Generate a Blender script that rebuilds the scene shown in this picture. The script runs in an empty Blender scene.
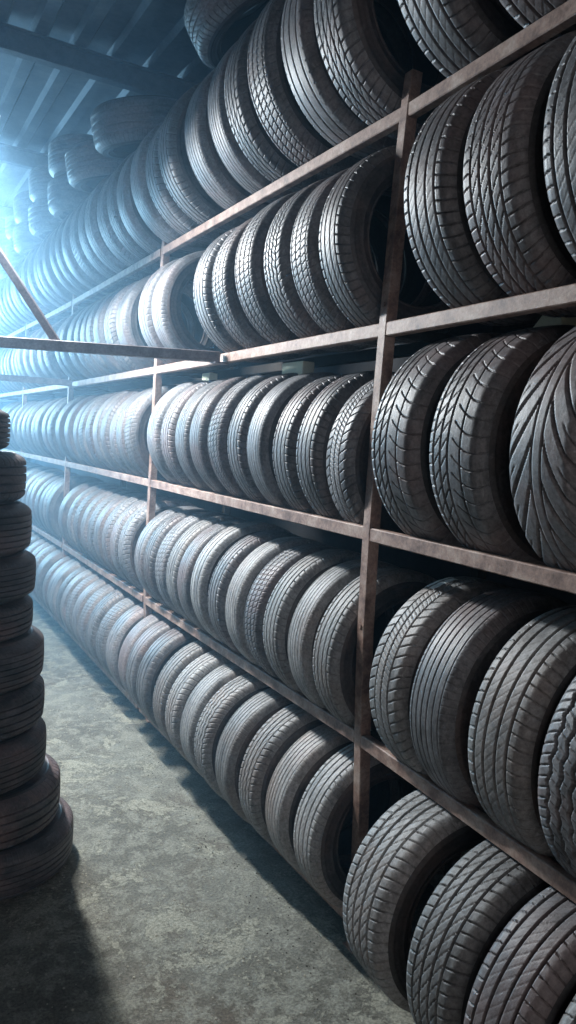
import bpy, math, random
import numpy as np
from mathutils import Vector, Matrix, Euler

random.seed(7)
R_ = math.radians
SC = bpy.context.scene
COL = SC.collection
EYE = 1.727

# ------------------------------------------------------------------ camera
cam_d = bpy.data.cameras.new('camera'); cam = bpy.data.objects.new('camera', cam_d); COL.objects.link(cam)
cam_d.sensor_fit = 'VERTICAL'; cam_d.sensor_height = 36.0
cam_d.lens = 36.0 * 740.0 / 1024.0
cam_d.clip_start = 0.05; cam_d.clip_end = 200
YAW, PITCH, ROLL = R_(28.9), R_(4.985), R_(3.8415)
fwd = Vector((math.sin(-YAW) * -1, math.cos(YAW), 0))
# +y is the direction of the racking, the camera looks to the right of it
fwd = Vector((math.sin(YAW) * math.cos(PITCH), math.cos(YAW) * math.cos(PITCH), -math.sin(PITCH)))
right = Vector((math.cos(YAW), -math.sin(YAW), 0))
up = right.cross(fwd)
q = Matrix.Rotation(ROLL, 3, fwd)
CAM_SIGN = -1
q = Matrix.Rotation(CAM_SIGN * ROLL, 3, fwd)
right = q @ right; up = q @ up
m3 = Matrix((right, up, -fwd)).transposed()
cam.matrix_world = Matrix.Translation((0, 0, EYE)) @ m3.to_4x4()
SC.camera = cam

# ------------------------------------------------------------------ look
SC.view_settings.view_transform = 'Standard'; SC.view_settings.look = 'None'
SC.view_settings.exposure = 0.15; SC.view_settings.gamma = 1.0
SC.view_settings.use_curve_mapping = False
SC.cycles.max_bounces = 6; SC.cycles.diffuse_bounces = 3; SC.cycles.volume_bounces = 1
SC.cycles.volume_max_steps = 64

# ------------------------------------------------------------------ world: the open yard behind the camera
w = bpy.data.worlds.new('world'); SC.world = w; w.use_nodes = True
wb = w.node_tree.nodes['Background']; wb.inputs[0].default_value = (1.0, 0.92, 0.92, 1); wb.inputs[1].default_value = 0.8

# ------------------------------------------------------------------ lamps
def tube_light(name, loc, length, power, col, tilt=0):
    d = bpy.data.lights.new(name, 'AREA'); d.shape = 'RECTANGLE'; d.size = .05; d.size_y = length; d.energy = power; d.color = col
    o = bpy.data.objects.new(name, d); COL.objects.link(o); o.location = loc; o.rotation_euler = (tilt, 0, 0); return o
def point(name, loc, power, col, rad):
    d = bpy.data.lights.new(name, 'POINT'); d.energy = power; d.color = col; d.shadow_soft_size = rad
    o = bpy.data.objects.new(name, d); COL.objects.link(o); o.location = loc; return o
TUBE = (0.34, 4.15, 2.90); TUBE_LEN = 1.1
BLUE_FILL = (-0.9, 13.35, 2.7)
HAZE_D = 0.07; HAZE_COL = (0.35, 0.68, 1.0, 1); BLUE_FILL_E = 800
TUBE_FILL = (0.10, 7.4, 2.95)
tube_light('tube_light', TUBE, TUBE_LEN, 220, (0.90, 0.96, 1.0), R_(-17))
tube_light('tube_light', TUBE_FILL, TUBE_LEN, 95, (0.68, 0.88, 1.0))  # added fill tube out of view, brightens the far floor
d = bpy.data.lights.new('blue_fill', 'AREA'); d.shape = 'RECTANGLE'; d.size = 3.0; d.size_y = 2.0; d.energy = BLUE_FILL_E; d.color = (0.26, 0.60, 1.0)  # added blue area light out of view, lights the far haze
o = bpy.data.objects.new('blue_fill', d); COL.objects.link(o); o.location = BLUE_FILL; o.rotation_euler = (R_(-90), 0, 0)

# ------------------------------------------------------------------ helpers
def mesh_obj(name, verts, faces, mat, parent=None, smooth=False, loc=None):
    me = bpy.data.meshes.new(name); me.from_pydata([tuple(v) for v in verts], [], faces); me.update()
    if smooth: me.shade_smooth()
    me.materials.append(mat)
    o = bpy.data.objects.new(name, me); COL.objects.link(o)
    if parent: o.parent = parent
    if loc: o.location = loc
    return o
def tag(o, label=None, cat=None, group=None, kind=None):
    if label: o['label'] = label
    if cat: o['category'] = cat
    if group: o['group'] = group
    if kind: o['kind'] = kind
    return o
def empty(name, loc=(0, 0, 0), rz=0):
    o = bpy.data.objects.new(name, None); o.empty_display_size = 0.1; COL.objects.link(o); o.location = loc; o.rotation_euler[2] = rz; return o
def beam_geo(p0, p1, wd, ht, upv=(0, 0, 1), ch=0.003):
    """square bar with chamfered long edges from p0 to p1"""
    p0 = Vector(p0); p1 = Vector(p1); d = (p1 - p0).normalized(); u = Vector(upv)
    s = d.cross(u)
    if s.length < 1e-4: s = d.cross(Vector((0, 1, 0)))
    s.normalize(); u = s.cross(d).normalized()
    a, b = wd / 2, ht / 2
    ring = [(-a + ch, -b), (a - ch, -b), (a, -b + ch), (a, b - ch), (a - ch, b), (-a + ch, b), (-a, b - ch), (-a, -b + ch)]
    V = [p0 + s * x + u * y for x, y in ring] + [p1 + s * x + u * y for x, y in ring]
    F = [(i, (i + 1) % 8, 8 + (i + 1) % 8, 8 + i) for i in range(8)] + [tuple(range(7, -1, -1)), tuple(range(8, 16))]
    return V, F
def merge(parts):
    V, F = [], []
    for v, f in parts:
        n = len(V); V += list(v); F += [tuple(i + n for i in t) for t in f]
    return V, F

# ------------------------------------------------------------------ materials
def new_mat(name):
    m = bpy.data.materials.new(name); m.use_nodes = True
    nt = m.node_tree; return m, nt, nt.nodes['Principled BSDF'], nt.nodes, nt.links
def noise(N, L, coord, scale, detail=5, rough=0.6, dist=0.0):
    n = N.new('ShaderNodeTexNoise'); n.inputs['Scale'].default_value = scale; n.inputs['Detail'].default_value = detail
    n.inputs['Roughness'].default_value = rough; n.inputs['Distortion'].default_value = dist
    L.new(coord, n.inputs['Vector']); return n.outputs['Fac']
def ramp(N, L, fac, stops):
    r = N.new('ShaderNodeValToRGB'); e = r.color_ramp.elements
    while len(e) > 1: e.remove(e[-1])
    e[0].position = stops[0][0]; e[0].color = (*stops[0][1], 1)
    for p, c in stops[1:]:
        x = e.new(p); x.color = (*c, 1)
    L.new(fac, r.inputs['Fac']); return r.outputs['Color']
def g(v): return (v, v, v)
def mixc(N, L, fac, a, b, mode='MIX'):
    m = N.new('ShaderNodeMix'); m.data_type = 'RGBA'; m.blend_type = mode
    if isinstance(fac, float): m.inputs[0].default_value = fac
    else: L.new(fac, m.inputs[0])
    for k, v in ((6, a), (7, b)):
        if isinstance(v, tuple): m.inputs[k].default_value = (*v, 1)
        else: L.new(v, m.inputs[k])
    return m.outputs[2]
def bump(N, L, h, dist, strength=1.0, prev=None):
    b = N.new('ShaderNodeBump'); b.inputs['Distance'].default_value = dist; b.inputs['Strength'].default_value = strength
    L.new(h, b.inputs['Height'])
    if prev: L.new(prev, b.inputs['Normal'])
    return b.outputs['Normal']

def rubber(name, dark, dust, brown, rough=0.62, dustpos=0.42):
    m, nt, P, N, L = new_mat(name)
    tc = N.new('ShaderNodeTexCoord'); oi = N.new('ShaderNodeObjectInfo')
    add = N.new('ShaderNodeVectorMath'); add.operation = 'MULTIPLY_ADD'
    comb = N.new('ShaderNodeCombineXYZ')
    for i in range(3): L.new(oi.outputs['Random'], comb.inputs[i])
    L.new(comb.outputs[0], add.inputs[0]); add.inputs[1].default_value = (37, 61, 23); L.new(tc.outputs['Object'], add.inputs[2])
    co = add.outputs[0]
    st = N.new('ShaderNodeVectorMath'); st.operation = 'MULTIPLY'; st.inputs[1].default_value = (1, 3.2, 1); L.new(co, st.inputs[0]); cs = st.outputs[0]
    n1 = noise(N, L, cs, 6, 8, 0.7, .4); n2 = noise(N, L, co, 3.2, 5, 0.6); n3 = noise(N, L, co, 80, 4, 0.75); n4 = noise(N, L, cs, 16, 9, .75, .8)
    d1 = ramp(N, L, n1, [(dustpos - .10, g(0.12)), (dustpos + .16, g(1))])
    base = mixc(N, L, d1, dark, dust)
    bm = ramp(N, L, n2, [(.48, g(0)), (.62, g(.8))])
    base = mixc(N, L, bm, base, brown)
    scuff = ramp(N, L, n4, [(.60, g(0)), (.68, g(.75))])
    base = mixc(N, L, scuff, base, tuple(min(1, x * 1.7) for x in dust))
    sp = ramp(N, L, n3, [(.36, g(.45)), (.6, g(1.2))])
    base = mixc(N, L, 0.65, base, sp, 'MULTIPLY')
    # each tyre is a little lighter or darker
    vr = ramp(N, L, oi.outputs['Random'], [(0, g(.70)), (1, g(1.3))])
    base = mixc(N, L, 1.0, base, vr, 'MULTIPLY')
    L.new(base, P.inputs['Base Color'])
    P.inputs['Roughness'].default_value = rough
    P.inputs['Specular IOR Level'].default_value = 0.5
    nrm = bump(N, L, n3, 0.0012, 0.6); nrm = bump(N, L, n4, 0.002, 0.6, nrm)
    L.new(nrm, P.inputs['Normal'])
    return m
M_TREAD = rubber('tread_rubber', (.020, .021, .024), (.158, .158, .166), (.150, .116, .114), 0.48)
M_DUSTY = rubber('dusty_tread_rubber', (.040, .040, .042), (.25, .25, .25), (.22, .19, .175), 0.55, .38)
M_SIDE = rubber('sidewall_rubber', (.016, .016, .018), (.07, .066, .068), (.085, .062, .056), 0.6, .5)
M_LINER = rubber('inner_rubber', (.010, .010, .011), (.02, .02, .02), (.02, .018, .017), 0.8, .6)

def metal(name, a, b, c, rough=.6):
    m, nt, P, N, L = new_mat(name)
    tc = N.new('ShaderNodeTexCoord'); co = tc.outputs['Object']
    n1 = noise(N, L, co, 14, 8, .7); n2 = noise(N, L, co, 90, 5, .7)
    base = ramp(N, L, n1, [(.34, c), (.5, a), (.66, b)])
    sp = ramp(N, L, n2, [(.35, g(.45)), (.6, g(1.1))])
    base = mixc(N, L, .55, base, sp, 'MULTIPLY')
    L.new(base, P.inputs['Base Color']); P.inputs['Roughness'].default_value = rough
    L.new(bump(N, L, n2, .001, .7), P.inputs['Normal'])
    return m
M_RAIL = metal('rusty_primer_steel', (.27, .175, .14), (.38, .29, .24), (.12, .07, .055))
M_BACK_SHADE = metal('back_steel_shade', (.022, .02, .019), (.035, .03, .028), (.014, .012, .011), .95)  # shade at the back of the rack, put into the steel colour
M_BEAM = metal('grey_steel', (.16, .13, .14), (.22, .19, .19), (.09, .07, .07))
M_ROOFBEAM = metal('painted_roof_steel', (.07, .075, .085), (.10, .105, .12), (.04, .04, .045))

def corrug_mat():
    m, nt, P, N, L = new_mat('galvanised_sheet')
    tc = N.new('ShaderNodeTexCoord'); co = tc.outputs['Object']
    n1 = noise(N, L, co, 1.6, 6, .65); n2 = noise(N, L, co, 25, 5, .6)
    base = ramp(N, L, n1, [(.35, (.05, .053, .06)), (.62, (.14, .145, .155))])
    base = mixc(N, L, .4, base, ramp(N, L, n2, [(.35, g(.5)), (.6, g(1.1))]), 'MULTIPLY')
    L.new(base, P.inputs['Base Color']); P.inputs['Roughness'].default_value = .45; P.inputs['Metallic'].default_value = .35
    return m
M_ROOF = corrug_mat()

def floor_mat():
    m, nt, P, N, L = new_mat('worn_concrete')
    tc = N.new('ShaderNodeTexCoord'); co = tc.outputs['Object']
    n1 = noise(N, L, co, .9, 6, .6, .4); n2 = noise(N, L, co, 9, 12, .78, .3); n3 = noise(N, L, co, 95, 6, .75)
    n4 = noise(N, L, co, 3.4, 12, .80, .5); n5 = noise(N, L, co, 1.7, 4, .6)
    base = ramp(N, L, n1, [(.33, (.105, .100, .080)), (.5, (.165, .165, .14)), (.68, (.24, .245, .21))])
    base = mixc(N, L, ramp(N, L, n5, [(.52, g(0)), (.66, g(.6))]), base, (.12, .088, .062))
    base = mixc(N, L, ramp(N, L, n2, [(.47, g(0)), (.56, g(.8))]), base, (.29, .295, .25))
    crust = ramp(N, L, n4, [(.535, g(0)), (.55, g(.85))])
    base = mixc(N, L, crust, base, (.33, .33, .27))
    base = mixc(N, L, .75, base, ramp(N, L, n3, [(.38, g(.35)), (.6, g(1.2))]), 'MULTIPLY')
    L.new(base, P.inputs['Base Color']); P.inputs['Roughness'].default_value = .8
    nrm = bump(N, L, n3, .008, .9); nrm = bump(N, L, crust, .010, .7, nrm); nrm = bump(N, L, n2, .02, .8, nrm)
    L.new(nrm, P.inputs['Normal'])
    return m
M_FLOOR = floor_mat()
def plain(name, c, rough=.8, sc=6, var=.5):
    m, nt, P, N, L = new_mat(name)
    tc = N.new('ShaderNodeTexCoord'); n = noise(N, L, tc.outputs['Object'], sc, 7, .65)
    L.new(ramp(N, L, n, [(.35, tuple(x * (1 - var) for x in c)), (.65, tuple(x * (1 + var * .3) for x in c))]), P.inputs['Base Color'])
    P.inputs['Roughness'].default_value = rough; return m
M_WALL = plain('dark_plaster', (.045, .048, .055), .9, 3)
M_PALE = plain('pale_surface', (.80, .84, .66), .8, 20, .1)
M_STICK = plain('white_paper', (.85, .88, .88), .5, 120, .12)
M_DIRT = plain('dark_soil', (.035, .028, .022), .95, 60, .6)

# ------------------------------------------------------------------ racking plan (posts, seen from above)
POSTS = [(1.3799719, 0.79087601), (1.39863489, 1.99073103), (1.39409071, 4.23163978), (1.36447484, 6.40695673), (1.31155973, 8.38320236)]
# the near bay goes on past the frame; the far ones go on at the same pitch
d01 = Vector(POSTS[1]) - Vector(POSTS[0]); d01.normalize()
POSTS[0] = tuple(Vector(POSTS[1]) - d01 * 2.2)
POSTS += [(1.24, 10.5), (1.15, 12.6)]
PT = [Vector(p) for p in POSTS]
SEG = [(PT[i + 1] - PT[i]).length for i in range(len(PT) - 1)]
ARC = [-SEG[0], 0.0]
for s_ in SEG[1:]: ARC.append(ARC[-1] + s_)
def rack(a, off):
    i = 0
    while i < len(SEG) - 1 and a > ARC[i + 1]: i += 1
    d = (PT[i + 1] - PT[i]).normalized(); n = Vector((d.y, -d.x))
    p = PT[i] + d * (a - ARC[i]) + n * off
    return p, math.atan2(-d.x, d.y)
HT = dict(A=1.0953 + EYE, B=.4182 + EYE, C=-.244 + EYE, D=-.9446 + EYE, F=.12)
DEPTH = 0.44
ROOF_Z = 4.32; ROOF_SLOPE = 0.045

# ------------------------------------------------------------------ the shell
def quad_grid(x0, x1, y0, y1, z, nx, ny):
    V = [(x0 + (x1 - x0) * i / nx, y0 + (y1 - y0) * j / ny, z) for j in range(ny + 1) for i in range(nx + 1)]
    F = [(j * (nx + 1) + i, j * (nx + 1) + i + 1, (j + 1) * (nx + 1) + i + 1, (j + 1) * (nx + 1) + i) for j in range(ny) for i in range(nx)]
    return V, F
def slab(x0, x1, y0, y1, z0, z1):
    V = [(x, y, z) for z in (z0, z1) for y in (y0, y1) for x in (x0, x1)]
    F = [(0, 2, 3, 1), (4, 5, 7, 6), (0, 1, 5, 4), (2, 6, 7, 3), (0, 4, 6, 2), (1, 3, 7, 5)]
    return V, F
X0, X1, Y0, Y1 = -2.6, 2.35, -3.0, 13.5
tag(mesh_obj('floor', *slab(X0 - .2, X1 + .2, Y0, Y1 + .2, -.12, 0), M_FLOOR), kind='structure')
tag(mesh_obj('wall_right', *slab(X1, X1 + .2, Y0, Y1, 0, 5.0), M_WALL), kind='structure')
tag(mesh_obj('wall_left', *slab(X0 - .2, X0, Y0, Y1, 0, 5.0), M_WALL), kind='structure')
tag(mesh_obj('wall_far', *slab(X0 - .2, X1 + .2, Y1, Y1 + .2, 0, 5.2), M_WALL), kind='structure')
# trapezoid roof sheet, ribs along the aisle
def roof():
    V, F = [], []; pitch = .28; xs = []
    x = X0 - .3
    while x < X1 + .4:
        for dx, dz in ((0, 0), (.13, 0), (.155, -.045), (.24, -.045), (.265, 0)): xs.append((x + dx, dz))
        x += pitch
    ys = [Y0, 0, 3.2, 6.4, 9.6, Y1 + .2]
    for y in ys:
        for x, dz in xs: V.append((x, y, ROOF_Z + ROOF_SLOPE * y + dz))
    n = len(xs)
    for j in range(len(ys) - 1):
        for i in range(n - 1): F.append((j * n + i, j * n + i + 1, (j + 1) * n + i + 1, (j + 1) * n + i))
    o = mesh_obj('ceiling', V, F, M_ROOF)
    md = o.modifiers.new('thick', 'SOLIDIFY'); md.thickness = .004; md.offset = 1
    tag(o, kind='structure')
roof()
for k, y in enumerate((0.4, 3.1, 5.85, 8.55, 11.3)):
    z = ROOF_Z + ROOF_SLOPE * y - .045 - .085
    parts = [beam_geo((X0, y, z), (X1, y, z), .012, .17), beam_geo((X0, y, z + .079), (X1, y, z + .079), .08, .012), beam_geo((X0, y, z - .079), (X1, y, z - .079), .08, .012)]
    tag(mesh_obj('trim_%d' % (k + 1), *merge(parts), M_ROOFBEAM), kind='structure')

# ------------------------------------------------------------------ the rack
rk = empty('storage_rack', (PT[1].x, PT[1].y, 0))
tag(rk, 'long rust-coloured steel rack with five shelves along the right side of the aisle', 'rack')
def rk_obj(name, geo, mat):
    V, F = geo; V = [Vector(v) - Vector((PT[1].x, PT[1].y, 0)) for v in V]
    return mesh_obj(name, V, F, mat, rk)
PS = .042
BOW = [(0, .070), (.3, .062), (.54, .051), (.72, .038), (.92, .024), (1.14, .013), (1.46, .006), (1.93, .005), (2.16, .008), (2.59, .018), (2.84, .028), (2.95, .036)]
def bow(z): return float(np.interp(z, [b_[0] for b_ in BOW], [b_[1] for b_ in BOW]))
for i, a in enumerate(ARC):
    for off in (.012, DEPTH + .06):
        p, h = rack(max(a, ARC[0] + 1e-4), off)
        z1 = HT['A'] + (.10 if i == 1 or off > .1 else .075)
        # angle-iron post: two flanges
        d = Vector((-math.sin(h), math.cos(h))); n = Vector((d.y, -d.x))
        dv = Vector((d.x, d.y, 0))
        b0 = Vector((p.x, p.y, 0)); foot = b0
        if i >= 1 and off < .1:                 # the front posts are a little bowed
            pts_ = BOW[:-1] + [(z1, .034)] if i == 1 else [(0, .07), (.32, .062), (.50, .036), (.68, .012), (.9, .0), (2.3, .0), (z1, .010)]
            V, F = [], []; c_ = .003; h_ = PS / 2
            for z_, dx_ in pts_:
                for q1, q2 in ((-h_ + c_, -h_), (h_ - c_, -h_), (h_, -h_ + c_), (h_, h_ - c_), (h_ - c_, h_), (-h_ + c_, h_), (-h_, h_ - c_), (-h_, -h_ + c_)):
                    V.append(b0 + Vector((dx_ + q1, q2, z_)))
            for l_ in range(len(pts_) - 1): F += [(l_ * 8 + q_, l_ * 8 + (q_ + 1) % 8, l_ * 8 + 8 + (q_ + 1) % 8, l_ * 8 + 8 + q_) for q_ in range(8)]
            F += [tuple(range(7, -1, -1)), tuple(range(len(V) - 8, len(V)))]
            g1 = (V, F)
        else:
            g1 = beam_geo(b0, b0 + Vector((0, 0, z1)), PS, PS, dv, .003)
        fp = slab(-.03 + (.07 if i >= 1 and off < .1 else 0), .03 + (.07 if i >= 1 and off < .1 else 0), -.03, .03, 0, .005); fp = ([Vector(v) + b0 for v in fp[0]], fp[1])
        rk_obj('post', merge([g1, fp]), M_RAIL if off < .1 else M_BACK_SHADE)
RH = .044
ROW_OFF = dict(A=.145, B=.17, C=.25, D=.25, F=.215)
for k, hz in HT.items():
    rear = 2 * ROW_OFF[k] - .027 + .012 + .017
    for i in range(len(SEG)):
        for off in (.010, rear):
            a0, a1 = ARC[i] + PS / 2, ARC[i + 1] - PS / 2
            o0 = off + (bow(hz) if i == 1 and off < .1 else 0); o1 = off + (bow(hz) if i == 0 and off < .1 else 0)
            p0, _ = rack(a0, o0); p1, _ = rack(a1, o1)
            rk_obj('shelf_rail', beam_geo((p0.x, p0.y, hz - RH / 2), (p1.x, p1.y, hz - RH / 2), .034, RH), M_RAIL if off < .1 else M_BACK_SHADE)
    for i in range(len(ARC)):
        p0, h = rack(max(ARC[i], ARC[0] + 1e-4), .012 + PS / 2); p1, _ = rack(max(ARC[i], ARC[0] + 1e-4), DEPTH + .06 - PS / 2)
        rk_obj('cross_bar', beam_geo((p0.x, p0.y, hz - RH / 2), (p1.x, p1.y, hz - RH / 2), .026, .034), M_BACK_SHADE)
# weld bead / bolt marks on the foreground post
for hz in (HT['C'] - .33, HT['A'] - .62):
    p, h = rack(0, .012 - PS / 2 - .004)
    rk_obj('bolt', beam_geo((p.x + bow(hz), p.y, hz), (p.x + bow(hz) + .008, p.y, hz), .014, .014), M_RAIL)

# ------------------------------------------------------------------ cross braces over the aisle
def brace(name, label, ends, mat, diag=None):
    p0 = Vector(ends[0]); e = empty(name, p0); tag(e, label, 'beam', 'cross braces over the aisle')
    V, F = beam_geo(Vector((0, 0, 0)), Vector(ends[1]) - p0, .048, .048); mesh_obj('bar', V, F, mat, e)
    V, F = slab(-.035, .035, -.03, .03, -.03, -.024); mesh_obj('end_plate', V, F, mat, e)
    if diag:
        V, F = beam_geo(Vector(diag[0]) - p0, Vector(diag[1]) - p0, .036, .036); mesh_obj('diagonal_strut', V, F, mat, e)
right_d = Vector((math.cos(YAW), -math.sin(YAW), 0)); fw_d = Vector((math.sin(YAW), math.cos(YAW), 0))
def skew(x, depth, z): 
    p = right_d * x + fw_d * depth; return (p.x, p.y, z)
zB = HT['B'] - .022
brace('cross_brace', 'dusty steel bar crossing the aisle, with a diagonal strut welded on it',
      (skew(-.365, 3.50, zB), skew(-3.55, 3.42, zB)), M_BEAM,
      (skew(-1.13, 3.50, zB + .02), skew(-2.15, 3.47, zB + 1.42)))
brace('cross_brace', 'thin far steel bar reaching the rack at the third post',
      (skew(-1.80, 6.0, HT['B'] - .022), skew(-4.6, 5.5, HT['B'] - .022)), M_BEAM)

# ------------------------------------------------------------------ tyres
def tri(x): return np.abs((x % 1.0) - .5) * 4 - 1
def slot(ph, hw, e=.04): return np.clip((hw - np.abs((ph % 1.0) - .5)) / e + .5, 0, 1)
def band(y, c, h, e=.0014): return np.clip((h - np.abs(y - c)) / e, 0, 1)
def sm(x, a, b): return np.clip((x - a) / (b - a), 0, 1)
# each pattern gives the depth (0..1) of the cut at angle u (turns) and height y across the tread
def p_rib(u, y):
    k = np.zeros_like(u * y); a = np.abs(y)
    for c in (-.050, -.018, .018, .050): k = np.maximum(k, band(y, c, .0044))
    k = np.maximum(k, .8 * sm(a, .054, .057) * slot(66 * u + 6 * a, .050, .03))
    k = np.maximum(k, .16 * sm(.047 - a, 0, .002) * slot(66 * u + 40 * y, .035, .025))
    return k
def p_diag(u, y):
    k = np.zeros_like(u * y); a = np.abs(y)
    for c in (-.046, -.016, .016, .046): k = np.maximum(k, band(y, c, .0042))
    k = np.maximum(k, .55 * slot(48 * u + 44 * y, .035, .025) * sm(.046 - a, 0, .002))
    k = np.maximum(k, .8 * sm(a, .050, .053) * slot(66 * u + 10 * y, .050, .03))
    return k
def p_vee(u, y):
    a = np.abs(y)
    k = np.maximum(band(y, -.012, .0030), band(y, .012, .0030))
    t = np.clip((a - .012) / .075, 0, 1)
    ph = 22 * u + 1.9 * t ** .7
    k = np.maximum(k, slot(ph, .085, .04) * sm(a, .014, .020))
    k = np.maximum(k, .45 * slot(44 * u + 3.8 * t ** .7 + .5, .05, .03) * sm(a, .055, .060))
    return k
def p_block(u, y):
    k = np.zeros_like(u * y)
    for c in (-.056, -.019, .019, .056): k = np.maximum(k, band(y, c, .0044))
    ph = 80 * u + 18 * y + .5 * (np.floor((y + .1) / .0375) % 2)
    return np.maximum(k, .45 * slot(ph, .05, .03))
def p_zig(u, y):
    z = .0040 * tri(40 * u)
    k = np.zeros_like(u * y); a = np.abs(y)
    for c in (-.045, -.015, .015, .045): k = np.maximum(k, np.clip((.0042 - np.abs(y - c - z)) / .002, 0, 1))
    k = np.maximum(k, .6 * slot(80 * u + 20 * y, .06, .03) * sm(a, .05, .053))
    k = np.maximum(k, .35 * slot(80 * u - 26 * y, .05, .03) * sm(.045 - a, 0, .002))
    return k
def p_straight(u, y):
    k = np.zeros_like(u * y); a = np.abs(y)
    for c in (-.060, -.036, -.012, .012, .036, .060): k = np.maximum(k, band(y, c, .0028))
    return np.maximum(k, .4 * slot(96 * u, .05, .03) * sm(a, .064, .067))
def p_asym(u, y):
    k = np.zeros_like(u * y); a = np.abs(y)
    for c in (.056, .030, .004): k = np.maximum(k, band(y, c, .0042))
    t = np.clip(-y / .09, 0, 1)
    k = np.maximum(k, .75 * slot(48 * u + 1.1 * np.sin(t * 1.9), .032, .022) * sm(-y, .010, .014))
    k = np.maximum(k, .55 * slot(48 * u + 34 * y, .035, .025) * sm(y, .006, .010) * sm(.056 - y, 0, .003))
    k = np.maximum(k, .5 * slot(72 * u, .045, .03) * sm(y, .060, .063))
    k = np.maximum(k, .5 * band(y, -.038, .0020))
    return k
def p_worn(u, y):
    k = np.zeros_like(u * y)
    for c in (-.042, 0, .042): k = np.maximum(k, .55 * band(y, c, .0042))
    return np.maximum(k, .35 * slot(60 * u + 6 * y, .05, .03) * sm(np.abs(y), .062, .066))
def p_lateral(u, y):
    k = np.zeros_like(u * y); a = np.abs(y)
    for c in (-.034, 0, .034): k = np.maximum(k, band(y, c, .0040))
    k = np.maximum(k, .6 * slot(60 * u + 16 * y, .05, .03) * sm(a, .038, .041))
    k = np.maximum(k, .35 * slot(120 * u - 30 * y, .08, .04) * sm(.032 - a, 0, .002))
    return k
PATTERNS = [('ribbed', p_rib, .0115), ('diagonally slotted', p_diag, .0110), ('V-shaped', p_vee, .0110), ('small-block', p_block, .0110), ('zigzag', p_zig, .0110),
            ('straight-grooved', p_straight, .0095), ('curved-slot', p_asym, .0110), ('worn shallow', p_worn, .0090), ('cross-cut', p_lateral, .0110)]
TR, TW = .315, .20          # the radius and width that the meshes are made at
def tread_r(y):
    a = np.abs(y)
    r = TR - .0042 * (a / .08) ** 2
    t = np.clip((a - .064) / .032, 0, 1)
    return r - .028 * t ** 2.1
def build_mesh(name, rings, N, mat, cut=None, depth=0):
    """rings: array (m,2) of y, r; surface of revolution about Y"""
    rings = np.array(rings); m = len(rings)
    u = np.arange(N) / N
    y = rings[:, 0][:, None]; r = np.repeat(rings[:, 1][:, None], N, 1)
    if cut is not None:
        r = r - depth * cut(u[None, :] + 0 * y, y + 0 * u[None, :])
    th = u * 2 * np.pi
    V = np.empty((m, N, 3)); V[..., 0] = r * np.sin(th); V[..., 1] = y; V[..., 2] = r * np.cos(th)
    i = np.arange(m - 1)[:, None]; j = np.arange(N)[None, :]; jn = (j + 1) % N
    F = np.stack([i * N + j, i * N + jn, (i + 1) * N + jn, (i + 1) * N + j], -1).reshape(-1, 4)
    me = bpy.data.meshes.new(name)
    me.vertices.add(m * N); me.vertices.foreach_set('co', V.reshape(-1))
    nf = len(F); me.loops.add(nf * 4); me.loops.foreach_set('vertex_index', F.reshape(-1).astype(np.int32))
    me.polygons.add(nf); me.polygons.foreach_set('loop_start', np.arange(0, nf * 4, 4, dtype=np.int32))
    me.update(calc_edges=True); me.validate(); me.shade_smooth(); me.materials.append(mat)
    return me
def side_profile(s):
    pts = [(.096, tread_r(np.array(.096)).item()), (.0988, .277), (.1010, .273), (.1030, .269), (.1032, .2675), (.1020, .2662), (.1035, .260), (.1040, .250), (.1025, .238), (.1040, .2365), (.1040, .233),
           (.1020, .2315), (.0985, .222), (.0930, .214), (.0925, .2115), (.0955, .2105), (.0945, .206), (.0880, .2035), (.0790, .2035)]
    return [(s * a, b) for a, b in pts]
def liner_profile():
    pts = [(.079, .2035), (.076, .207), (.078, .220), (.088, .240), (.090, .262), (.086, .282), (.070, .296), (.035, .3005), (0, .3015)]
    return [(a, b) for a, b in pts] + [(-a, b) for a, b in pts[-2::-1]]
def tread_rings(edges, n):
    ys = list(np.linspace(-.096, .096, n))
    for c, h in edges:
        for s in (-1, 1): ys += [c + s * h, c + s * (h - .0014)]
    ys = sorted(set(np.round(ys, 5)))
    return [(y, float(tread_r(np.array(y)))) for y in ys]
EDGES = [[(c, .0044) for c in (-.05, -.018, .018, .05)], [(c, .0042) for c in (-.046, -.016, .016, .046)], [(c, .0030) for c in (-.012, .012)], [(c, .0044) for c in (-.056, -.019, .019, .056)], [],
         [(c, .0028) for c in (-.06, -.036, -.012, .012, .036, .06)], [(c, .0042) for c in (.056, .03, .004)], [(c, .0042) for c in (-.042, 0, .042)], [(c, .004) for c in (-.034, 0, .034)]]
LINER = build_mesh('inner_liner', liner_profile(), 96, M_LINER)
SIDE = {s: build_mesh('sidewall', side_profile(s) if s < 0 else side_profile(s), 160, M_SIDE) for s in (-1, 1)}
PROTO = []; FARP = []
for k, (nm, fn, dp) in enumerate(PATTERNS):
    PROTO.append(build_mesh('tread_' + nm.replace(' ', '_').replace('-', '_').lower(), tread_rings(EDGES[k], 74), 960, M_TREAD, fn, dp))
    # the far tyres are one closed mesh each
    rings = side_profile(-1)[::-1][:-1] + tread_rings(EDGES[k], 22) + side_profile(1)[1:] + liner_profile()[1:]
    def farcut(u, y, fn=fn, m=None):
        c = fn(u, y); return c
    nt_ = len(side_profile(-1)) - 1; ntr = len(tread_rings(EDGES[k], 22))
    mask = np.zeros((len(rings), 1)); mask[nt_:nt_ + ntr] = 1
    FARP.append(build_mesh('tire_far', rings, 240, M_TREAD, (lambda u, y, fn=fn, mask=mask: fn(u, y) * mask), dp))

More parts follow.
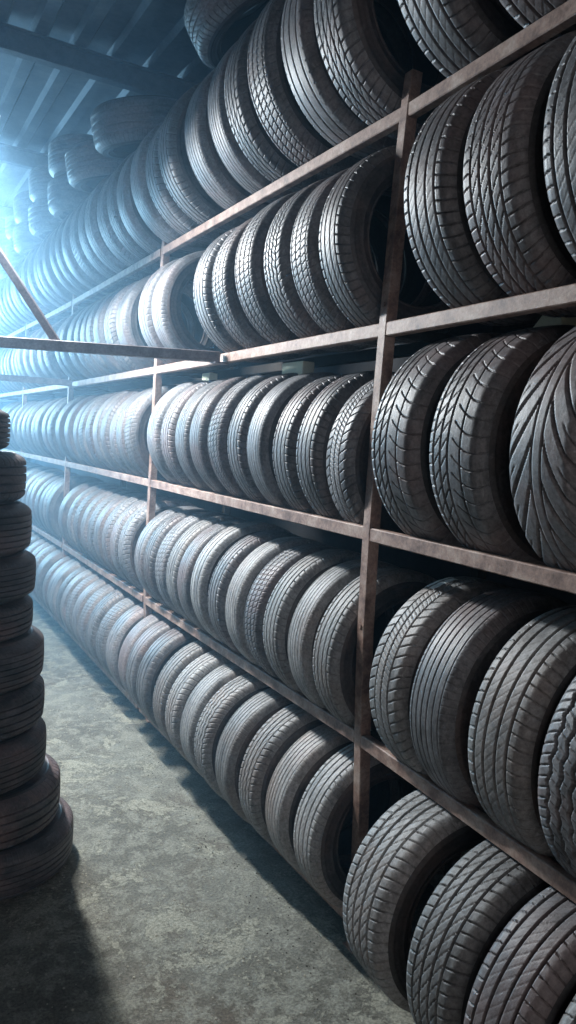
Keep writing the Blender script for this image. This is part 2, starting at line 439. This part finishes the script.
def make_tire(k, near=True):
    if near:
        root = empty('tire')
        for nm, me in (('tread', PROTO[k]), ('sidewall', SIDE[-1]), ('sidewall', SIDE[1]), ('inner_liner', LINER)):
            o = bpy.data.objects.new(nm, me); COL.objects.link(o); o.parent = root
    else:
        root = bpy.data.objects.new('tire', FARP[k]); COL.objects.link(root)
    return root
SRC = {}
def put_tire(k, near, loc, rot, R, W, label, group):
    key = (k, near)
    if key not in SRC:
        root = make_tire(k, near); SRC[key] = root
    else:
        src = SRC[key]; root = src.copy(); COL.objects.link(root)
        for ch in src.children:
            c = ch.copy(); COL.objects.link(c); c.parent = root
            if c.material_slots and c.material_slots[0].link == 'OBJECT': c.material_slots[0].link = 'DATA'
    root.location = loc; root.rotation_mode = 'XYZ'; root.rotation_euler = rot
    root.scale = (R / TR, W / TW, R / TR)
    tag(root, label, 'tire', group)
    return root

ORD = ['first', 'second', 'third', 'fourth', 'fifth', 'sixth', 'seventh', 'eighth', 'ninth', 'tenth', 'eleventh', 'twelfth', 'thirteenth', 'fourteenth', 'fifteenth', 'sixteenth']
ROWNAME = {'A': 'top shelf', 'B': 'second shelf from top', 'C': 'middle shelf', 'D': 'second shelf from bottom', 'F': 'lowest shelf'}
POSTNAME = {1: 'near post', 2: 'second post', 3: 'third post', 4: 'fourth post', 5: 'fifth post'}
ROWS = {
 'A': dict(R=0.355, off=0.130, t=[(-1.58,0.13,0,0.355),(-1.33,0.13,0,0.355),(-1.08,0.13,0,0.355),(-0.83,0.13,0,0.355),(-0.58,0.13,0,0.355),(-0.27,0.13,0,0.355),(0.14,0.13,1,0.355),(0.36,0.13,7,0.355),(0.61,0.13,3,0.355),(0.85,0.13,1,0.355),(1.04,0.13,5,0.355),(1.31,0.13,5,0.355),(1.63,0.13,0,0.355),(1.89,0.13,0,0.355),(2.17,0.13,5,0.355),(2.42,0.13,7,0.355),(2.62,0.13,0,0.355),(2.85,0.13,1,0.355),(3.11,0.13,8,0.355),(3.33,0.13,0,0.355),(3.57,0.13,3,0.355),(3.83,0.13,7,0.355),(4.04,0.13,0,0.355),(4.23,0.13,8,0.355),(4.46,0.13,5,0.355),(4.71,0.13,0,0.355),(4.9,0.13,5,0.355),(5.17,0.13,0,0.355),(5.41,0.13,7,0.355),(5.72,0.13,8,0.355),(5.92,0.13,0,0.355),(6.11,0.13,5,0.355),(6.29,0.13,5,0.355),(6.47,0.13,1,0.355),(6.7,0.13,0,0.355),(6.93,0.13,5,0.355),(7.16,0.13,1,0.355),(7.39,0.13,3,0.355),(7.62,0.13,5,0.355)]),
 'B': dict(R=0.320, off=0.160, t=[(-1.37,0.16,1,0.333),(-1.12,0.16,0,0.333),(-0.87,0.16,0,0.333),(-0.61,0.16,1,0.333),(-0.38,0.16,0,0.333),(0.09,0.16,0,0.32),(0.32,0.16,3,0.32),(0.52,0.16,4,0.32),(0.75,0.16,3,0.32),(1.01,0.16,3,0.32),(1.23,0.16,0,0.32),(1.85,0.16,5,0.32),(2.07,0.16,7,0.32),(2.52,0.16,5,0.32),(2.78,0.16,1,0.32),(3.05,0.16,5,0.32),(3.24,0.16,0,0.32),(3.41,0.16,5,0.32),(3.6,0.16,8,0.32),(3.82,0.16,5,0.32),(4.1,0.16,5,0.32),(4.37,0.16,0,0.32),(4.68,0.16,0,0.32),(4.97,0.16,5,0.32),(5.29,0.16,5,0.32),(5.58,0.16,5,0.32),(5.84,0.16,5,0.32),(6.04,0.16,5,0.32),(6.24,0.16,3,0.32),(6.46,0.16,5,0.32),(6.67,0.16,7,0.32),(6.9,0.16,5,0.32),(7.13,0.16,5,0.32),(7.36,0.16,1,0.32),(7.59,0.16,3,0.32)]),
 'C': dict(R=0.315, off=0.200, t=[(-1.56,0.22,2,0.34),(-1.31,0.22,2,0.34),(-1.06,0.22,2,0.34),(-0.81,0.22,2,0.34),(-0.51,0.22,6,0.34),(-0.24,0.22,6,0.34),(0.08,0.245,8,0.315),(0.28,0.234,0,0.315),(0.48,0.224,0,0.315),(0.69,0.215,5,0.315),(0.88,0.208,0,0.315),(1.07,0.201,3,0.315),(1.28,0.2,5,0.315),(1.5,0.2,5,0.315),(1.72,0.2,0,0.315),(1.93,0.2,5,0.315),(2.26,0.2,3,0.315),(2.47,0.2,7,0.315),(2.69,0.2,0,0.315),(2.89,0.2,0,0.315),(3.11,0.2,7,0.315),(3.33,0.2,1,0.315),(3.53,0.2,3,0.315),(3.72,0.2,5,0.315),(3.99,0.2,5,0.315),(4.3,0.2,3,0.315),(4.61,0.2,0,0.315),(4.83,0.2,7,0.315),(5.16,0.2,3,0.315),(5.36,0.2,8,0.315),(5.55,0.2,0,0.315),(5.81,0.2,7,0.315),(6.08,0.2,7,0.315),(6.29,0.2,5,0.315),(6.5,0.2,0,0.315),(6.72,0.2,8,0.315),(6.95,0.2,3,0.315),(7.18,0.2,8,0.315),(7.41,0.2,5,0.315)]),
 'D': dict(R=0.310, off=0.200, t=[(-1.46,0.235,4,0.325),(-1.21,0.235,4,0.325),(-0.96,0.235,4,0.325),(-0.73,0.235,0,0.325),(-0.47,0.235,5,0.325),(-0.27,0.235,8,0.325),(0.13,0.245,0,0.31),(0.18,0.235,5,0.31),(0.36,0.226,0,0.31),(0.59,0.215,3,0.31),(0.75,0.209,5,0.31),(0.94,0.203,0,0.31),(1.15,0.2,7,0.31),(1.36,0.2,5,0.31),(1.57,0.2,0,0.31),(1.75,0.2,3,0.31),(1.99,0.2,0,0.31),(2.21,0.2,7,0.31),(2.4,0.2,1,0.31),(2.59,0.2,0,0.31),(2.78,0.2,1,0.31),(3.02,0.2,7,0.31),(3.2,0.2,1,0.31),(3.39,0.2,0,0.31),(3.6,0.2,8,0.31),(3.77,0.2,0,0.31),(4.12,0.2,5,0.31),(4.43,0.2,5,0.31),(4.65,0.2,0,0.31),(4.88,0.2,5,0.31),(5.06,0.2,8,0.31),(5.25,0.2,7,0.31),(5.48,0.2,7,0.31),(5.71,0.2,3,0.31),(5.94,0.2,8,0.31),(6.17,0.2,0,0.31),(6.4,0.2,7,0.31),(6.63,0.2,3,0.31),(6.86,0.2,0,0.31),(7.09,0.2,1,0.31),(7.32,0.2,0,0.31),(7.55,0.2,5,0.31)]),
 'F': dict(R=0.305, off=0.130, t=[(-1.38,0.105,0,0.315),(-1.13,0.105,0,0.315),(-0.92,0.105,0,0.315),(-0.7,0.105,1,0.315),(-0.41,0.105,1,0.315),(0.13,0.21,0,0.305),(0.25,0.19,5,0.305),(0.44,0.17,1,0.305),(0.68,0.15,5,0.305),(0.91,0.13,4,0.305),(1.08,0.13,5,0.305),(1.24,0.13,1,0.305),(1.45,0.13,0,0.305),(1.72,0.13,7,0.305),(1.94,0.13,7,0.305),(2.15,0.13,5,0.305),(2.37,0.13,7,0.305),(2.59,0.13,3,0.305),(2.81,0.13,0,0.305),(3.02,0.13,3,0.305),(3.25,0.13,7,0.305),(3.46,0.13,3,0.305),(3.67,0.13,5,0.305),(3.89,0.13,0,0.305),(4.04,0.13,5,0.305),(4.2,0.13,3,0.305),(4.37,0.13,8,0.305),(4.6,0.13,5,0.305),(4.83,0.13,0,0.305),(5.06,0.13,0,0.305),(5.29,0.13,1,0.305),(5.52,0.13,0,0.305),(5.75,0.13,5,0.305),(5.98,0.13,7,0.305),(6.21,0.13,3,0.305),(6.44,0.13,8,0.305),(6.67,0.13,1,0.305),(6.9,0.13,5,0.305),(7.13,0.13,0,0.305),(7.36,0.13,0,0.305),(7.59,0.13,8,0.305)]),
}
rnd = random.Random(3)
STICKY = None
for row, D in ROWS.items():
    D['t'] = sorted(D['t']); L = [t_[0] for t_ in D['t']]
    for _ in range(60):                    # keep clear of the posts and of each other
        for i in range(len(L)):
            for pa in ARC:
                dlt = L[i] - pa
                if abs(dlt) < .128: L[i] += .3 * (.13 - abs(dlt)) * (1 if dlt >= 0 else -1) + (.001 if dlt >= 0 else -.001)
        for i in range(len(L) - 1):
            g_ = L[i + 1] - L[i]
            if g_ < .186: L[i] -= .25 * (.188 - g_); L[i + 1] += .25 * (.188 - g_)
    bays = []
    for a in L:
        i = 0
        while i < len(ARC) - 2 and a > ARC[i + 1]: i += 1
        bays.append(i)
    nb0 = [j for j, b in enumerate(bays) if b == 0]; cnt = {}
    for j, a in enumerate(L):
        gap = min([abs(a - L[q_]) for q_ in (j - 1, j + 1) if 0 <= q_ < len(L)])
        pg = min(abs(a - pa) for pa in ARC) - PS / 2
        Wt = min(.225 if a < .0 else .205, gap * (.94 if a < 0 else .895) - .002, 2 * pg - .012)
        R = D['t'][j][3] * (1 + (rnd.uniform(-.02, .012) if a > .3 else rnd.uniform(-.006, .006)))
        off = D['t'][j][1] + rnd.uniform(-.008, .008)
        zc = HT[row] + math.sqrt(R * R - (off - .027) ** 2) + .002
        p, h = rack(a, off)
        k = D['t'][j][2]
        b = bays[j]
        if b == 0: where = '%s this side of the near post' % ORD[len(nb0) - 1 - nb0.index(j)]
        else:
            n = cnt.get(b, 0); cnt[b] = n + 1; where = '%s beyond the %s' % (ORD[n], POSTNAME[b])
        label = 'black %s tyre, %s, %s' % (PATTERNS[k][0], where, ROWNAME[row])
        spin = rnd.uniform(0, 6.28)
        stick = row == 'D' and abs(a + .235) < .06
        if stick: spin = 0.0; label = 'black tyre with torn white paper label, ' + where
        slack = max(0, min(.02, (gap - Wt) * .5))
        t = put_tire(k, a < 3.6, (p.x, p.y, zc), (rnd.uniform(-1, 1) * slack, spin, h + rnd.uniform(-1, 1) * slack), R, Wt, label, 'tires on the ' + ROWNAME[row])
        if stick: STICKY = t
        if row in 'DF' and a < 1.6 and rnd.random() < (.9 if row == 'F' else .65):     # the low tyres carry more dust
            for ch in t.children:
                if ch.name.startswith('tread'): ch.material_slots[0].link = 'OBJECT'; ch.material_slots[0].material = M_DUSTY

# torn paper label stuck on one tread near the post
def sticker():
    t = STICKY; sR = 1.0
    for (y0, y1, a0, a1, nm) in ((.054, .080, -25, -7, 'paper_label'), (.018, .044, -26, -9, 'paper_label')):
        V = []; nx, ny = 10, 4
        for i in range(nx + 1):
            th = R_(a0 + (a1 - a0) * i / nx)
            for j in range(ny + 1):
                y = y0 + (y1 - y0) * j / ny + (.0015 * math.sin(i * 2.3 + j) if j in (0, ny) else 0)
                r = float(tread_r(np.array(y))) + .0012 + .0005 * math.sin(i * 1.7)
                V.append((r * math.sin(th), y, r * math.cos(th)))
        F = [(i * (ny + 1) + j, i * (ny + 1) + j + 1, (i + 1) * (ny + 1) + j + 1, (i + 1) * (ny + 1) + j) for i in range(nx) for j in range(ny)]
        o = mesh_obj(nm, V, F, M_STICK, t); o['label'] = 'torn white paper label'
        md = o.modifiers.new('t', 'SOLIDIFY'); md.thickness = .0006
sticker()

# ------------------------------------------------------------------ tyres lying on top of the top row
TOPG = 'tires lying on top of the racked tires'
def lying(k, x, y, z, R, W, tilt, tdir, spin, label, group=TOPG, near=True):
    """axis upright, then leant by tilt towards compass angle tdir"""
    ax = Vector((math.sin(tilt) * math.cos(tdir), math.sin(tilt) * math.sin(tdir), math.cos(tilt)))
    qt = Vector((0, 1, 0)).rotation_difference(ax) @ Matrix.Rotation(spin, 3, 'Y').to_quaternion()
    return put_tire(k, near, (x, y, z), qt.to_euler('XYZ'), R, W, label, group)
lying(1, 1.50, 3.42, 3.79, .315, .225, R_(30), R_(150), 0.4, 'black tyre leaning on its side above the top row, directly under the first roof beam')
lying(0, 1.45, 4.92, 3.72, .325, .25, R_(14), R_(200), 1.4, 'single black tyre lying flat on the top row, open hole facing down')
lying(5, 1.45, 5.68, 3.70, .325, .25, R_(11), R_(190), 2.2, 'hazy tyre lying flat on the top row, just before the two-high stacks')
names = ['first', 'second', 'third', 'fourth', 'fifth']
for i, y in enumerate((6.50, 7.3, 8.15, 8.95, 9.7)):
    ox = rnd.uniform(-.03, .03)
    lying(rnd.choice([0, 5, 7]), 1.46 + ox, y, 3.675, .325, .265, R_(rnd.uniform(2, 6)), R_(180), rnd.uniform(0, 6), 'bottom tyre of the %s two-high pile on the top row' % names[i], near=False)
    lying(rnd.choice([0, 5, 7]), 1.43 + ox, y - .04, 3.955, .31, .265, R_(rnd.uniform(2, 6)), R_(180), rnd.uniform(0, 6), 'upper tyre of the %s two-high stack on the top row' % names[i], near=False)

# ------------------------------------------------------------------ the stack standing in the aisle
M_STACK = rubber('stack_rubber', (.014, .015, .018), (.085, .080, .090), (.12, .085, .085), 0.5, .50)
stack = [  # x, y, z0, z1, R, pattern
 (.388, 3.01, .000, .190, .335, 5), (.336, 3.00, .190, .395, .325, 0), (.285, 2.99, .395, .590, .312, 5), (.275, 3.00, .590, .765, .310, 0),
 (.265, 3.00, .765, .952, .312, 5), (.240, 2.99, .952, 1.092, .288, 0), (.240, 3.00, 1.092, 1.262, .295, 5), (.205, 3.00, 1.262, 1.452, .308, 5),
 (.185, 2.99, 1.452, 1.640, .300, 0), (.135, 3.00, 1.640, 1.800, .288, 5)]
sl = ['very wide bottom black tyre of the aisle stack, resting on the floor', 'second tyre up in the aisle stack, smooth broad shoulder', 'third tyre up in the aisle stack', 'fourth tyre up in the aisle stack, dusty upper shoulder',
      'fifth tyre up in the aisle stack, rounded shoulder bulging out', 'narrow sixth tyre up in the aisle stack', 'seventh tyre up in the aisle stack', 'eighth tyre up in the aisle stack, reddish dust on tread',
      'ninth tyre up in the aisle stack, just below the topmost', 'topmost tyre of the aisle stack, small and set back']
for i, (x, y, z0, z1, R, k) in enumerate(stack):
    wid = z1 - z0
    t = lying(k, x, y, (z0 + z1) / 2, R, wid * .20 / .209 , 0, 0, i * 1.3, sl[i], 'tires in the aisle stack')
    for ch in t.children:
        if ch.data.name.startswith(('tread', 'sidewall')):
            ch.material_slots[0].link = 'OBJECT'; ch.material_slots[0].material = M_STACK

# ------------------------------------------------------------------ small pale pieces on top of the middle row
def block(label, x, y, z, sx, sy, sz, rz, group=None):
    V, F = slab(-sx / 2, sx / 2, -sy / 2, sy / 2, 0, sz)
    o = mesh_obj('pale_block', V, F, M_PALE, None, loc=(x, y, z)); o.rotation_euler = (0, 0, rz)
    md = o.modifiers.new('b', 'BEVEL'); md.width = .003; md.segments = 2
    tag(o, label, 'block', 'pale blocks on the middle row'); return o
PG = 'pale blocks on the middle row'
block('pale block lying on the middle-row tyres, second from the near post, larger one', 1.58, 2.86, 2.034, .06, .17, .062, .05)
block('small pale block on the middle-row tyres, beside the end of the cross brace', 1.58, 3.86, 2.034, .05, .10, .07, .02)
V = []
for x in (-.04, .04): V += [(x, .07, 0), (x, -.09, 0), (x, -.055, .10), (x, -.03, .10)]
o = mesh_obj('pale_wedge', V, [(0, 1, 2, 3), (4, 7, 6, 5), (0, 4, 5, 1), (1, 5, 6, 2), (2, 6, 7, 3), (3, 7, 4, 0)], M_PALE, None, loc=(1.62, 1.50, 2.062))
md = o.modifiers.new('b', 'BEVEL'); md.width = .003; md.segments = 2
tag(o, 'pale wedge on the middle-row tyres at the near end of the rack', 'wedge')

# ------------------------------------------------------------------ dirt and small stones on the floor
def stones(name, label, n, area, smin, smax, mat, seed):
    r = random.Random(seed); parts = []
    for _ in range(n):
        x = r.uniform(area[0], area[1]); y = r.uniform(area[2], area[3]); s = r.uniform(smin, smax)
        V = []
        for zt, rr in ((0, 1), (.45, .9), (.8, .45)):
            for q_ in range(6):
                t = q_ * math.pi / 3 + r.uniform(-.25, .25); V.append((x + s * rr * math.cos(t) * r.uniform(.7, 1.1), y + s * rr * math.sin(t) * r.uniform(.7, 1.1), s * zt * r.uniform(.6, 1)))
        V = [(a, b, max(c, 0)) for a, b, c in V]
        F = [(i + 6 * l, (i + 1) % 6 + 6 * l, (i + 1) % 6 + 6 * (l + 1), i + 6 * (l + 1)) for l in (0, 1) for i in range(6)] + [tuple(12 + i for i in range(6))]
        parts.append((V, F))
    o = mesh_obj(name, *merge(parts), mat)
    tag(o, label, 'dirt', None, 'stuff')
M_GRIT = plain('pale_grit', (.38, .37, .31), .9, 80, .4)
stones('grit', 'pale grit scattered over the concrete aisle floor', 1400, (-.2, 1.25, 1.5, 4.5), .0015, .0055, M_GRIT, 2)
stones('soil_crumbs', 'dark soil crumbs along the foot of the rack', 500, (1.2, 1.4, 1.0, 6.0), .001, .004, M_DIRT, 4)

# ------------------------------------------------------------------ light fittings
def wire(p0, p1, r=.004): return beam_geo(p0, p1, r * 2, r * 2, ch=.001)
M_WHITE = plain('white_enamel', (.7, .72, .72), .4, 5, .1)
def tube_fixture(T, label, tilt=0):
    tf = empty('tube_lamp', (T[0], T[1], T[2] + .03)); tag(tf, label, 'lamp')
    rf = math.tan(tilt)
    L2 = TUBE_LEN / 2; V = []
    for y in (-L2, L2): V += [(-.09, y, .0), (-.03, y, .05), (.03, y, .05), (.09, y, .0), (.085, y, .0), (.028, y, .045), (-.028, y, .045), (-.085, y, .0)]
    F = [(i, (i + 1) % 8, 8 + (i + 1) % 8, 8 + i) for i in range(8)] + [tuple(range(8)), tuple(range(15, 7, -1))]
    V = [(x, y * math.cos(tilt), z + y * math.sin(tilt)) for x, y, z in V]; mesh_obj('reflector', V, F, M_WHITE, tf)
    for y in (-L2 * .8, L2 * .8):
        mesh_obj('suspension_wire', *wire((0, y, .05 + rf * y), (0, y, ROOF_Z + ROOF_SLOPE * (T[1] + y) - T[2] - .09)), M_BEAM, tf)
tube_fixture(TUBE, 'white tube lamp hanging over the aisle just beyond the tyre stack', R_(-17))
tube_fixture(TUBE_FILL, 'added white tube lamp out of view, brightening the far aisle')

# added frame on the solid far wall around the blue fill light, unseen
wf = []
for x in (-1.5, -.5, .5, 1.5): wf.append(beam_geo((BLUE_FILL[0] + x, Y1 - .03, BLUE_FILL[2] - 1.0), (BLUE_FILL[0] + x, Y1 - .03, BLUE_FILL[2] + 1.0), .05, .05))
for z in (-1.0, 1.0): wf.append(beam_geo((BLUE_FILL[0] - 1.5, Y1 - .03, BLUE_FILL[2] + z), (BLUE_FILL[0] + 1.5, Y1 - .03, BLUE_FILL[2] + z), .05, .05))
tag(mesh_obj('fill_frame_1', *merge(wf), M_BEAM), kind='structure')

# ------------------------------------------------------------------ haze
def haze():
    m = bpy.data.materials.new('blue_dust_haze'); m.use_nodes = True; nt = m.node_tree; nt.nodes.clear(); N, L = nt.nodes, nt.links
    out = N.new('ShaderNodeOutputMaterial'); vs = N.new('ShaderNodeVolumeScatter'); vs.inputs['Color'].default_value = HAZE_COL
    vs.inputs['Anisotropy'].default_value = .1
    tc = N.new('ShaderNodeTexCoord'); sx = N.new('ShaderNodeSeparateXYZ'); L.new(tc.outputs['Object'], sx.inputs[0])
    mr = N.new('ShaderNodeMapRange'); mr.interpolation_type = 'SMOOTHSTEP'
    for i, v in ((1, 0.6), (2, 5.0), (3, 0.0), (4, HAZE_D)): mr.inputs[i].default_value = v
    L.new(sx.outputs['Y'], mr.inputs[0]); L.new(mr.outputs[0], vs.inputs['Density']); L.new(vs.outputs[0], out.inputs['Volume'])
    V, F = slab(X0 + .01, X1 - .01, 0.6, Y1 - .02, .02, 4.2)
    o = mesh_obj('haze', V, F, m); tag(o, 'blue dusty haze filling the far end of the aisle', 'haze', None, 'stuff')
haze()
